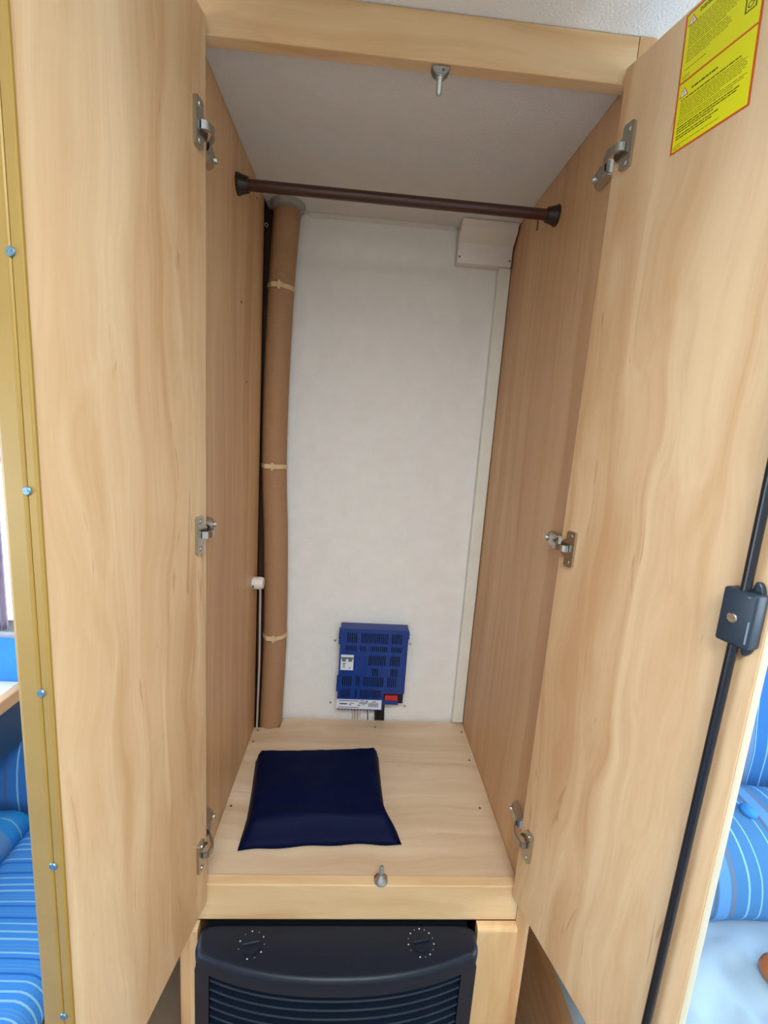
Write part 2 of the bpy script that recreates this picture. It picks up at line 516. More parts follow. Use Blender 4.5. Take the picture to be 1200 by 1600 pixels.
# ------------------------------------------------------------------ the wardrobe
ward = thing('wardrobe', 'open pale maple built-in wardrobe with two hinged doors and a hanging rail', 'wardrobe', (W / 2, 0.22, FL))
SPT = 0.030
def side_panel(x0, x1, y1, round_x):
    # plan outline with a rounded outer front corner
    r = 0.014
    pts = []
    s = 1 if round_x > x0 + 1e-6 else -1
    cx, cy = round_x - s * r, 0.0 + r
    for k in range(7):
        a = math.pi / 2 * k / 6
        pts.append((cx + s * r * math.sin(a), cy - r * math.cos(a)))
    inner = x0 if s > 0 else x1
    outl = [(inner, 0.0)] + pts + [(round_x, y1), (inner, y1)]
    b = BM(); prism(b, outl, 2, FL, CE - 0.0005)
    return obj('side_panel', b, 'wood_side', ward)
side_l = side_panel(-SPT, 0.0, 0.400, -SPT)
side_r = side_panel(W, W + SPT, D - 0.0005, W + SPT)
b_ = BM(); box(b_, (-0.026, 0.4405, FL), (0.0, D - 0.0005, CE - 0.0006)); box(b_, (-0.026, 0.4005, FL), (-0.006, 0.4405, CE - 0.0006)); box(b_, (0.0, 0.4405, FL), (0.0115, D - 0.0005, 1.1835)); obj('rear_batten', b_, 'darkwood', ward)
# rails
b_ = BM(); box(b_, (0.0005, 0.0, 1.1714), (W - 0.0005, 0.018, CE - 0.0005)); obj('top_rail', b_, 'wood_frame', ward, bevel=0.0015)
b_ = BM(); box(b_, (0.0005, 0.0, -0.0610), (W - 0.0005, 0.018, 0.0065)); obj('bottom_rail', b_, 'wood_frame', ward, bevel=0.0015)
# floor board with the notch for the pipe
b_ = BM(); prism(b_, [(0.0005, 0.0185), (W - 0.0005, 0.0185), (W - 0.0005, D - 0.0095), (0.0655, D - 0.0095), (0.0625, 0.397), (0.0005, 0.397)], 2, -0.016, 0.0)
floor_p = obj('floor_panel', b_, 'wood_h', ward)
for x, y in ((0.012, 0.385), (0.010, 0.345), (0.011, 0.16), (0.520, 0.40), (0.516, 0.30), (0.505, 0.165), (0.30, 0.41)):
    b_ = BM(); cyl(b_, (x, y, 0.0), (x, y, 0.0006), 0.0022, seg=10); obj('screw', b_, 'darkwood', floor_p)
# white ceiling board
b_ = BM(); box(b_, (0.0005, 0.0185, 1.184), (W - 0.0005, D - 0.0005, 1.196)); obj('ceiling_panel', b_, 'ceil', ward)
b_ = BM(); prism(b_, [(D - 0.0006, 1.1835), (D - 0.010, 1.1835), (D - 0.0006, 1.178)], 0, 0.085, 0.404); obj('cove_strip', b_, 'ceil', ward)
# lower fascia right and left of the heater, rounded at the top
def fascia(x0, x1):
    pts = [(-0.0005, FL), (-0.014, FL), (-0.014, -0.069)]
    for k in range(1, 6):
        a = math.pi / 2 * k / 5
        pts.append((-0.014 + 0.008 * (1 - math.cos(a)), -0.069 + 0.0075 * math.sin(a)))
    pts.append((-0.0005, -0.0615))
    b = BM(); prism(b, pts, 0, x0, x1)
    return obj('lower_fascia', b, 'wood_post', ward)
fascia(0.4615, 0.5285)
fascia(-0.004, 0.0075)
# carcass back wall of the heater bay
b_ = BM(); box(b_, (0.0005, 0.20, FL), (W - 0.0005, 0.215, -0.017)); obj('heater_bay_back', b_, 'darkwood', ward)
# small drilled holes and marks in the side panels
for x, y, z, r in ((0, 0.2328, 0.9424, 0.0025), (0, 0.2759, 0.8116, 0.002), (0, 0.335, 1.155, 0.002)):
    b_ = BM(); cyl(b_, (x, y, z), (x + 0.0006, y, z), r, seg=10); obj('drill_hole', b_, 'darkwood', side_l)
b_ = BM(); box(b_, (W - 0.0008, 0.290, 1.128), (W, 0.296, 1.150)); obj('rail_mark', b_, 'rodbrown', side_r)
# hanging rail
ry, rz = 0.2014, 1.1135
b_ = BM(); cyl(b_, (0.012, ry, rz), (W - 0.012, ry, rz), 0.0086, seg=24)
rail = obj('hanging_rail', b_, 'rodbrown', ward, smooth=True, autosmooth=40)
tag(rail, 'dark brown plastic clothes rail')
for s, x in ((1, 0.0), (-1, W)):
    b_ = BM(); lathe(b_, (x, ry, rz), (s, 0, 0), [(0.0, 0.0165), (0.003, 0.0165), (0.004, 0.0150), (0.016, 0.0118), (0.018, 0.0116)])
    obj('rail_socket', b_, 'sockbrown', rail, smooth=True, autosmooth=35)
# catch pins
def catch(x, y, z, s):
    b = BM()
    prism(b, [(-0.0112, 0), (0.0112, 0), (0.0108, 0.005), (0.0035, 0.014), (-0.0035, 0.014), (-0.0108, 0.005)], 1, y - 0.007, y + 0.006,
          F=lambda u, k, v: Vector((x + u * (1 - 0.0 * v), k, z + s * v * 0.75)))
    bmesh.ops.bevel(b, geom=[e for e in b.edges], offset=0.0016, segments=2, affect='EDGES')
    if s > 0:
        lathe(b, (x, y - 0.003, z), (0, 0, s), [(0, 0.0095), (0.002, 0.0108), (0.005, 0.0102), (0.010, 0.0066), (0.015, 0.0040)], 20)
    lathe(b, (x, y - 0.001, z + s * 0.008), (0, 0, s), [(0, 0.0052), (0.004, 0.0034), (0.0185, 0.0034), (0.0205, 0.0022), (0.021, 0.0)], 14)
    cyl(b, (x + 0.003, y - 0.0095, z + s * 0.004), (x + 0.003, y - 0.0085, z + s * 0.004), 0.0016, seg=10)
    return tag(obj('catch_pin', b, 'steel', ward, smooth=True, autosmooth=35), 'grey metal door catch with a pin')
catch(0.2925, 0.009, 1.1710, -1)
catch(0.2965, 0.009, 0.0068, 1)

# doors: local frame s (from the hinge edge outwards), t (proud of the inner face), z
AL, AR = 0.1608, 0.2579
HL, HR = (0.0191, -0.005), (0.5151, -0.005)
def FLD(s, t, z):
    return Vector((HL[0] - s * math.sin(AL) + t * math.cos(AL), HL[1] - s * math.cos(AL) - t * math.sin(AL), z))
def FRD(s, t, z):
    return Vector((HR[0] + s * math.sin(AR) - t * math.cos(AR), HR[1] - s * math.cos(AR) - t * math.sin(AR), z))
DT = 0.018
b_ = BM(); box(b_, (0, -DT + 0.001, -0.0213), (0.2584, 0, 1.1858), FLD)
door_l = tag(obj('door', b_, 'wood_v', ward, bevel=0.0012), 'left wardrobe door with a gold edge strip')
b_ = BM(); box(b_, (0, -0.012, -0.0062), (0.2695, 0, 1.1847), FRD)
door_r = tag(obj('door', b_, 'wood_v', ward, bevel=0.0012), 'right wardrobe door with a black locking rod')
b_ = BM(); prism(b_, [(0.2696, -0.0005), (0.2706, -0.0012), (0.2710, -0.0030), (0.2706, -0.0080), (0.2696, -0.0115)], 2, -0.0062, 1.1847, FRD)
obj('edge_band', b_, 'edge', door_r)
# gold edge profile on the end face of the left door, with groove and screws
b_ = BM()
prof = [(0.2574, 0.0012), (0.2592, 0.0012), (0.2604, 0.0004), (0.2606, -0.0004), (0.2606, -0.0066), (0.2590, -0.0068), (0.2590, -0.0074), (0.2604, -0.0076),
        (0.2612, -0.0086), (0.2614, -0.0105), (0.2612, -0.0255), (0.2606, -0.0280), (0.2592, -0.0296), (0.2574, -0.0300), (0.2574, -0.0180), (0.2586, -0.0180), (0.2586, 0.0002), (0.2574, 0.0002)]
prism(b_, prof, 2, -0.0213, 1.1858, FLD)
trim = obj('edge_strip', b_, 'gold', door_l)
for k in range(7):
    z = 0.164 + 0.1691 * k
    b_ = BM()
    P = FLD(0.2596, -0.0072, z); n = FLD(1, 0, 0) - FLD(0, 0, 0)
    lathe(b_, P, n, [(0, 0.0036), (0.0018, 0.0036), (0.0026, 0.0030), (0.0027, 0.0016), (0.0018, 0.0012), (0.0018, 0)], 14)
    obj('trim_screw', b_, 'zinc_blue', door_l, smooth=True, autosmooth=30)

# hinges
def hinge(F, door, side, mir, s0, s1, z):
    b = BM()
    r = 0.003
    pts = []
    for sx, sz, cs, cz in ((1, 1, s1 - r, 0.025 - r), (-1, 1, s0 + r, 0.025 - r), (-1, -1, s0 + r, -0.025 + r), (1, -1, s1 - r, -0.025 + r)):
        q = []
        for k in range(4):
            a = math.pi / 2 * k / 3
            q.append((cs + sx * r * math.cos(a), cz + sz * r * math.sin(a)))
        pts += q if sx * sz > 0 else q[::-1]
    prism(b, [(u, z + v) for u, v in pts], 1, 0.0, 0.0042, lambda u, k, v: F(u, k, v))
    # cup rim bulging towards the hinge edge
    c = s0 + 0.0015
    ring = [(c + 0.0135 * math.cos(2 * math.pi * k / 28), z + 0.0135 * math.sin(2 * math.pi * k / 28)) for k in range(28)]
    prism(b, ring, 1, 0.0, 0.0030, lambda u, k, v: F(u, k, v))
    n = F(0, 1, 0) - F(0, 0, 0)
    for dz in (-0.0185, 0.0185):
        lathe(b, F((s0 + s1) / 2, 0.0042, z + dz), n, [(0, 0.0036), (0.0012, 0.0032), (0.0014, 0.0016), (0.0006, 0.001), (0.0006, 0)], 12)
    hp = obj('hinge_plate', b, 'chrome', door, bevel=0.0005, seg=1)
    # curved arm, from the cup round into the carcass
    b = BM()
    P0 = F((s0 + s1) / 2 - 0.002, 0.0046, 0); P1 = F(s0 + 0.003, 0.0105, 0); P2 = F(0.003, 0.0115, 0)
    mx = (lambda x: x) if not mir else (lambda x: W - x)
    P3 = Vector((mx(0.0215), 0.006, 0)); P4 = Vector((mx(0.0135), 0.020, 0))
    path = smooth_path([P0, P1, P2, P3, P4], 6)
    h, th = 0.0045, 0.0012
    rings = []
    for i, p in enumerate(path):
        d = path[min(i + 1, len(path) - 1)] - path[max(i - 1, 0)]
        nn = Vector((-d.y, d.x, 0)).normalized() * th
        rings.append([b.verts.new((q.x, q.y, z + hz)) for q, hz in ((p + nn, h), (p - nn, h), (p - nn, -h), (p + nn, -h))])
    for a, c2 in zip(rings, rings[1:]):
        for k in range(4):
            b.faces.new((a[k], a[(k + 1) % 4], c2[(k + 1) % 4], c2[k]))
    b.faces.new(rings[0]); b.faces.new(rings[-1][::-1])
    obj('hinge_arm', b, 'steel', door, smooth=True, autosmooth=40)
    # mount on the side panel: tapered housing and its screw
    b = BM()
    prism(b, [(0.012, 0.0), (0.012, 0.0140), (0.030, 0.0155), (0.048, 0.0125), (0.054, 0.007), (0.054, 0.0)], 2, z - 0.0085, z + 0.0085,
          lambda y, x, zz: Vector((mx(x), y, z + (zz - z) * (1.0 if x > 0.001 else 1.15))))
    bmesh.ops.recalc_face_normals(b, faces=b.faces)
    bmesh.ops.bevel(b, geom=[e for e in b.edges], offset=0.0018, segments=2, affect='EDGES')
    sg = -1 if mir else 1
    lathe(b, (mx(0.0115), 0.0445, z), (sg, 0.55, 0), [(0, 0.0042), (0.004, 0.0042), (0.005, 0.0030), (0.0048, 0.001)], 12)
    obj('hinge_mount', b, 'chrome', side, smooth=True, autosmooth=35)
for z in (1.0655, 0.585, 0.088):
    hinge(FLD, door_l, side_l, False, 0.0135, 0.0305, z)
for z in (1.0890, 0.5930, 0.1130):
    hinge(FRD, door_r, side_r, True, 0.0150, 0.0310, z)

# locking rod and its lock on the right door
b_ = BM(); tube(b_, [FRD(0.2530, 0.0105, 0.600), FRD(0.2530, 0.0105, 1.182)], 0.0042, 18)
tag(obj('locking_rod', b_, 'rodblack', door_r, smooth=True, autosmooth=40), 'upper black locking rod')
b_ = BM(); tube(b_, [FRD(0.2525, 0.0105, 0.585), FRD(0.2450, 0.0105, 0.0)], 0.0042, 18)
tag(obj('locking_rod', b_, 'rodblack', door_r, smooth=True, autosmooth=40), 'lower black locking rod')
b_ = BM(); box(b_, (0.2385, 0.0, 0.5665), (0.2672, 0.0165, 0.6175), FRD)
lockb = tag(obj('lock_case', b_, 'lock', door_r, bevel=0.0026, seg=3, smooth=True, autosmooth=50), 'slate grey lock case with a chrome button')
def lug(z, s):
    b = BM()
    prism(b, [(0.2545, z), (0.2645, z), (0.2625, z + s * 0.006), (0.2600, z + s * 0.0095), (0.2570, z + s * 0.0095)], 1, 0.0, 0.006, lambda u, k, v: FRD(u, k, v))
    obj('lock_lug', b, 'lock', door_r, bevel=0.0008, seg=1)
lug(0.6170, 1); lug(0.5670, -1)
n_ = FRD(0, 1, 0) - FRD(0, 0, 0)
b_ = BM(); lathe(b_, FRD(0.2508, 0.0163, 0.5912), n_, [(0, 0.0048), (0.0012, 0.0046), (0.002, 0.0036), (0.0018, 0.0030), (0.0010, 0.0026), (0.0012, 0)], 20)
obj('lock_button', b_, 'chrome', door_r, smooth=True, autosmooth=40)
b_ = BM(); box(b_, (0.2640, 0.0158, 0.5720), (0.2652, 0.0170, 0.5925), FRD)
obj('lock_slot', b_, 'lockgrey', door_r)
b_ = BM(); box(b_, (0.2600, 0.0160, 0.6135), (0.2620, 0.0168, 0.6142), FRD)
obj('lock_mark', b_, 'lockgrey', door_r)

# ------------------------------------------------------------------ warning sticker on the right door
st = thing('warning_sticker', 'yellow two-part warning sticker with red border on the right wardrobe door', 'sticker', FRD(0.1215, 0.0003, 1.0465))
rot_ = math.radians(2.6)
def FST(u, t, v):
    # u to the right as read, v upwards, pivot at the lower left corner
    return FRD(0.0855 + u * math.cos(rot_) - v * math.sin(rot_), t, 1.0470 + v * math.cos(rot_) + u * math.sin(rot_) * 0.55)
SW, SH = 0.0805, 0.134
b_ = BM(); box(b_, (0, 0.0002, 0), (SW, 0.0004, SH), FST); obj('red_border', b_, 'redprint', st)
bd = 0.0021
b_ = BM(); box(b_, (bd, 0.0004, bd), (SW - bd, 0.0005, SH / 2 - bd / 2 + 0.001), FST); obj('yellow_field', b_, 'yellow', st)
b_ = BM(); box(b_, (bd, 0.0004, SH / 2 + bd / 2 + 0.001), (SW - bd, 0.0005, SH - bd), FST); obj('yellow_field', b_, 'yellow', st)
def lines(v0, v1, n, u0, u1, hgt, mat, short=1.0):
    b = BM()
    for i in range(n):
        v = v1 - (v1 - v0) * (i / max(1, n - 1))
        u, end = u0, u0 + (u1 - u0) * (short if i == n - 1 else 1) * random.uniform(0.9, 1)
        while u < end:
            wl = random.uniform(0.0015, 0.006)
            box(b, (u, 0.0005, v - hgt / 2), (min(u + wl, end), 0.00056, v + hgt / 2), FST)
            u += wl + 0.0006
    return obj('printed_text', b, mat, st)
# lower panel
lines(0.0560, 0.0560, 1, 0.017, 0.046, 0.0016, 'blackprint')
lines(0.0500, 0.0500, 1, 0.006, 0.070, 0.0012, 'blackprint')
lines(0.0335, 0.0470, 8, 0.006, 0.074, 0.0008, 'olive', 0.7)
lines(0.0270, 0.0310, 3, 0.005, 0.074, 0.0008, 'olive', 0.9)
lines(0.0190, 0.0240, 3, 0.005, 0.072, 0.0011, 'blackprint', 0.6)
lines(0.0130, 0.0155, 2, 0.005, 0.052, 0.0011, 'blackprint', 0.9)
lines(0.0070, 0.0070, 1, 0.004, 0.056, 0.0007, 'olive')
lines(0.0040, 0.0052, 2, 0.003, 0.012, 0.0006, 'olive')
# upper panel
lines(0.1265, 0.1285, 2, 0.016, 0.048, 0.0012, 'blackprint')
lines(0.1000, 0.1205, 11, 0.006, 0.060, 0.0008, 'olive', 0.8)
lines(0.0860, 0.0970, 6, 0.006, 0.052, 0.0008, 'olive', 0.6)
lines(0.0790, 0.0790, 1, 0.006, 0.030, 0.0008, 'olive')
lines(0.0715, 0.0732, 2, 0.004, 0.013, 0.0006, 'olive')
def tri(u, v, sz):
    b = BM(); prism(b, [(u - sz, v), (u + sz, v), (u, v + sz * 1.75)], 1, 0.0005, 0.00056, FST); obj('warning_triangle', b, 'redprint', st)
    k = 0.72
    b = BM(); prism(b, [(u - sz * k, v + sz * .2), (u + sz * k, v + sz * .2), (u, v + sz * 1.47)], 1, 0.00056, 0.0006, FST); obj('warning_triangle', b, 'whiteprint', st)
    b = BM(); box(b, (u - sz * .08, 0.0006, v + sz * .55), (u + sz * .08, 0.00064, v + sz * 1.05), FST); box(b, (u - sz * .08, 0.0006, v + sz * .3), (u + sz * .08, 0.00064, v + sz * .44), FST)
    obj('exclamation_mark', b, 'blackprint', st)
tri(0.0085, 0.0530, 0.0052)
tri(0.0085, 0.1205, 0.0052)
b_ = BM()
iu0, iu1, iv0, iv1 = 0.0640, 0.0745, 0.0850, 0.1010
for lo, hi in (((iu0, iv0), (iu1, iv0 + .0011)), ((iu0, iv1 - .0011), (iu1, iv1)), ((iu0, iv0), (iu0 + .0011, iv1)), ((iu1 - .0011, iv0), (iu1, iv1)), ((0.0685, 0.0945), (0.0697, iv1))):
    box(b_, (lo[0], 0.0005, lo[1]), (hi[0], 0.00056, hi[1]), FST)
torus(b_, FST(0.0690, 0.0006, 0.0905), n_, 0.0024, 0.0004, 16, 4)
obj('symbol_box', b_, 'blackprint', st)

# ------------------------------------------------------------------ heating pipe
pipe = thing('heating_pipe', 'brown ribbed warm-air pipe running up the left rear corner of the wardrobe', 'pipe', (0.036, 0.4195, -0.12))
pp = smooth_path([(0.036, 0.4195, -0.12), (0.0365, 0.4195, -0.01), (0.0385, 0.4195, 0.08), (0.0415, 0.4195, 0.237), (0.0375, 0.4195, 0.46), (0.0295, 0.4195, 0.645), (0.0295, 0.4195, 0.825), (0.0345, 0.4195, 1.02), (0.0440, 0.4185, 1.182)], 10)
b_ = BM(); tube(b_, pp, 0.0276, 32)
obj('pipe_body', b_, 'pipe', pipe, smooth=True, autosmooth=50)
b_ = BM()
lathe(b_, (0.0460, 0.4110, 1.1835), (0, 0, -1), [(0, 0.0355), (0.004, 0.0355), (0.007, 0.0335), (0.011, 0.0335), (0.012, 0.0300), (0.012, 0.0276)], 28)
obj('ceiling_collar', b_, 'greyplastic', pipe, smooth=True, autosmooth=35)
b_ = BM(); lathe(b_, (0.0705, 0.4030, 1.150), (0.6, -0.8, 0), [(0, 0.0022), (0.0015, 0.0018), (0.0016, 0)], 10); obj('screw', b_, 'steel', pipe)
for z, xc, tilt in ((1.022, 0.0345, -0.08), (0.645, 0.0295, 0.0), (0.238, 0.0415, 0.05)):
    b_ = BM()
    N_ = 32; h = 0.0045
    rings = []
    for k in range(N_):
        a = 2 * math.pi * k / N_
        e = Vector((math.cos(a), math.sin(a), 0))
        zz = z + tilt * 0.02 * math.cos(a)
        c = Vector((xc, 0.4195, zz))
        rings.append([b_.verts.new(c + e * r + Vector((0, 0, dz))) for r, dz in ((0.0274, h), (0.0290, h), (0.0290, -h), (0.0274, -h))])
    for k in range(N_):
        for q in range(4):
            b_.faces.new((rings[k][q], rings[k][(q + 1) % 4], rings[(k + 1) % N_][(q + 1) % 4], rings[(k + 1) % N_][q]))
    sp_ = obj('strap', b_, 'strap', pipe)
    b_ = BM(); box(b_, (xc - 0.0155, 0.3880, z - 0.0052), (xc + 0.009, 0.3915, z + 0.0052)); box(b_, (xc - 0.002, 0.3868, z - 0.009), (xc + 0.0035, 0.3905, z + 0.0085))
    obj('buckle', b_, 'strap', sp_, bevel=0.0008, seg=1)
# ringed hole in the batten behind the pipe
b_ = BM(); torus(b_, (-0.0005, 0.4245, 1.146), (1, -1.2, 0), 0.0034, 0.0008, 18, 6)
obj('ring_rivet', b_, 'whiteplastic', ward, smooth=True)

# ------------------------------------------------------------------ white cable cover at the top right corner
cc = thing('cable_cover', 'white moulded plastic cover in the top right rear corner above the batten', 'cover', (0.467, D, 1.107))
prof = [(D - 0.001, 1.1835), (0.394, 1.1835), (0.394, 1.1775), (0.397, 1.1760), (0.397, 1.168), (0.401, 1.163), (0.412, 1.154), (0.421, 1.146), (0.4225, 1.135), (0.4225, 1.112), (0.4245, 1.1075), (0.429, 1.1065), (D - 0.001, 1.1065)]
b_ = BM(); prism(b_, prof, 0, 0.4065, 0.5260)
obj('cover_body', b_, 'whiteplastic', cc, bevel=0.0012, seg=2, smooth=True, autosmooth=30)
for x in (0.4115, 0.5215):
    b_ = BM(); lathe(b_, (x, 0.4226, 1.1190), (0, -1, 0), [(0, 0.0024), (0.0008, 0.002), (0.0008, 0)], 10); obj('screw', b_, 'labelg', cc)

# ------------------------------------------------------------------ round white plug with cable on the left side panel
pl = thing('cable_outlet', 'small round white cable outlet with hanging cable on the left side panel', 'outlet', (0.012, 0.353, 0.0))
b_ = BM(); lathe(b_, (0.0003, 0.358, 0.386), (1, 0, 0), [(0, 0.0140), (0.018, 0.0140), (0.0195, 0.0132), (0.021, 0.0132), (0.0235, 0.0118), (0.024, 0.0)], 28)
outl = obj('outlet_cap', b_, 'whiteplastic', pl, smooth=True, autosmooth=35)
b_ = BM(); box(b_, (0.0022, 0.3433, 0.3790), (0.0050, 0.3450, 0.3850)); obj('outlet_notch', b_, 'darkhole', outl)
b_ = BM(); tube(b_, smooth_path([(0.0165, 0.356, 0.376), (0.0170, 0.357, 0.360), (0.0155, 0.366, 0.30), (0.0140, 0.376, 0.18), (0.0105, 0.384, 0.06), (0.008, 0.390, -0.03)], 8), 0.0024, 12)
obj('cable', b_, 'cableg', pl, smooth=True)

# ------------------------------------------------------------------ blue power unit on the rear wall
pu = thing('power_unit', 'blue slotted electrical power unit fixed to the white rear wall', 'power unit', (0.283, D, 0.02))
BX0, BX1, BZ0, BZ1, BY = 0.2005, 0.3660, 0.0490, 0.2630, 0.408
def U(x):  # zoomed picture column -> metres on the front face (squared up)
    return BX0 + (x - 245) / (1040 - 245) * (BX1 - BX0)
def V(y):
    return BZ1 - (y - 140) / (1112 - 140) * (BZ1 - BZ0)
xr = U(800)      # right column ends higher
b_ = BM()
box(b_, (BX0 + .001, BY + 0.006, BZ0 + .001), (xr, D - 0.0005, BZ1 - .001))
box(b_, (xr, BY + 0.006, V(1035)), (BX1 - .001, D - 0.0005, BZ1 - .001))
obj('housing_core', b_, 'boxdark', pu)
# front cover made of solid bands and slotted bands
rows = [(185, 300, [(325, 450), (490, 810), (850, 975)]), (338, 398, [(310, 450), (485, 560), (600, 810), (850, 985)]),
        (445, 565, [(590, 800), (845, 970)]), (600, 690, [(640, 720), (860, 950)]), (705, 822, [(290, 410), (455, 510), (545, 790), (830, 945)]),
        (865, 968, [(280, 400), (450, 480), (510, 770)])]
b_ = BM()
y = 140
f0, f1 = BY, BY + 0.006
def fbox(x0, x1, y0, y1, d0=f0):
    if x1 - x0 > 0.5 and y1 - y0 > 0.5:
        box(b_, (U(x0), d0, V(y1)), (U(x1), f1, V(y0)))
for r0, r1, grp in rows:
    xe = 1040
    fbox(245, xe, y, r0)
    x = 245
    for g0, g1 in grp:
        fbox(x, g0, r0, r1)
        n = max(2, int((g1 - g0) / 21.5))
        pit = (g1 - g0) / n
        for k in range(n):
            fbox(g0 + pit * k + pit * 0.52, g0 + pit * (k + 1), r0, r1)
        x = g1
    fbox(x, xe if r0 < 860 else 800, r0, r1)
    y = r1
fbox(245, 800, y, 1112)
fbox(800, 1040, 865, 905)
fbox(800, 975, 985, 1038)
obj('slotted_cover', b_, 'boxblue', pu)
# side skins
b_ = BM()
box(b_, (BX0 - .0005, BY + 0.001, BZ0), (BX0 + .001, D - 0.004, BZ1)); box(b_, (BX1 - .001, BY + 0.001, V(905)), (BX1 + .0005, D - 0.004, BZ1))
box(b_, (BX0, BY + 0.001, BZ1 - .001), (BX1, D - 0.004, BZ1 + .0005)); box(b_, (BX0, BY + 0.001, BZ0 - .0005), (xr, D - 0.004, BZ0 + .001))
obj('housing_shell', b_, 'boxblue', pu)
for y0, y1 in ((165, 195), (215, 245), (265, 330), (745, 800), (830, 900)):
    b_ = BM(); box(b_, (BX0 - 0.004, BY + 0.002, V(y1)), (BX0 - 0.0005, BY + 0.02, V(y0))); obj('clip_tab', b_, 'boxblue', pu)
for y0, y1 in ((170, 200), (220, 240)):
    b_ = BM(); box(b_, (BX1 + 0.0005, BY + 0.002, V(y1)), (BX1 + 0.003, BY + 0.02, V(y0))); obj('clip_tab', b_, 'boxblue', pu)
for k in range(14):
    b_ = BM(); box(b_, (U(260 + 38 * k), BY + 0.002, BZ0 - 0.003), (U(280 + 38 * k), BY + 0.010, BZ0 - 0.0005)); obj('clip_tab', b_, 'boxblue', pu)
# flat switch panel, labels
b_ = BM(); box(b_, (U(420), f0 - 0.0012, V(668)), (U(570), f0, V(432))); obj('blank_panel', b_, 'boxblue', pu, bevel=0.0006, seg=1)
b_ = BM(); box(b_, (U(262), f0 - 0.0022, V(625)), (U(412), f0, V(445))); sw = obj('switch_label', b_, 'labelw', pu)
b_ = BM()
for x0, x1, y0, y1 in ((264, 410, 470, 492), (276, 322, 492, 522), (350, 396, 492, 522), (286, 320, 542, 556), (290, 312, 566, 574), (290, 312, 580, 592), (366, 380, 590, 606)):
    box(b_, (U(x0), f0 - 0.0025, V(y1)), (U(x1), f0 - 0.0021, V(y0)))
obj('switch_print', b_, 'labelg', sw)
b_ = BM(); box(b_, (U(240), f0 - 0.0008, V(1102)), (U(778), f0, V(986))); lb = obj('rating_label', b_, 'labelw', pu)
b_ = BM()
for x0, x1, y0, y1 in ((262, 500, 998, 1006), (515, 575, 996, 1004), (590, 612, 998, 1012), (505, 610, 1020, 1030), (660, 715, 1004, 1012), (276, 366, 1034, 1048), (392, 450, 1030, 1037), (392, 414, 1046, 1056), (490, 525, 1050, 1060), (540, 585, 1042, 1048), (262, 510, 1080, 1087)):
    box(b_, (U(x0), f0 - 0.0010, V(y1)), (U(x1), f0 - 0.0008, V(y0)))
for k in range(9):
    box(b_, (U(622 + 13.5 * k), f0 - 0.0010, V(1070 if k % 3 else 1076)), (U(629 + 13.5 * k), f0 - 0.0008, V(1022)))
obj('label_print', b_, 'ink', lb)
b_ = BM(); box(b_, (U(812), f0 - 0.0005, V(984)), (U(968), f0 + 0.012, V(930))); box(b_, (U(812), f0 - 0.002, V(962)), (U(968), f0, V(945)))
obj('fuse_block', b_, 'red', pu, bevel=0.0006, seg=1)
for x in (0.2405, 0.2475, 0.2545):
    b_ = BM(); tube(b_, smooth_path([(x, 0.425, 0.058), (x + 0.001, 0.430, 0.04), (x + 0.0035, 0.439, 0.010), (x + 0.004, 0.4435, -0.02)], 5), 0.0025, 10); obj('cable', b_, 'cablew', pu, smooth=True)
for x in (0.300, 0.306, 0.3125, 0.3185):
    b_ = BM(); tube(b_, smooth_path([(x, 0.425, 0.058), (x, 0.430, 0.04), (x + 0.002, 0.439, 0.010), (x + 0.0025, 0.4435, -0.02)], 5), 0.0035, 10); obj('cable', b_, 'cableb', pu, smooth=True)
b_ = BM(); tube(b_, smooth_path([(0.270, 0.425, 0.058), (0.276, 0.430, 0.045), (0.281, 0.438, 0.012), (0.282, 0.4435, -0.02)], 5), 0.001, 8); obj('cable', b_, 'cableb', pu, smooth=True)
for x, z in ((0.186, 0.213), (0.377, 0.211), (0.1825, 0.041), (0.376, 0.037)):
    b_ = BM(); lathe(b_, (x, D - 0.0003, z), (0, -1, 0), [(0, 0.003), (0.0015, 0.0026), (0.0018, 0.0)], 12); obj('mounting_screw', b_, 'steel', pu)

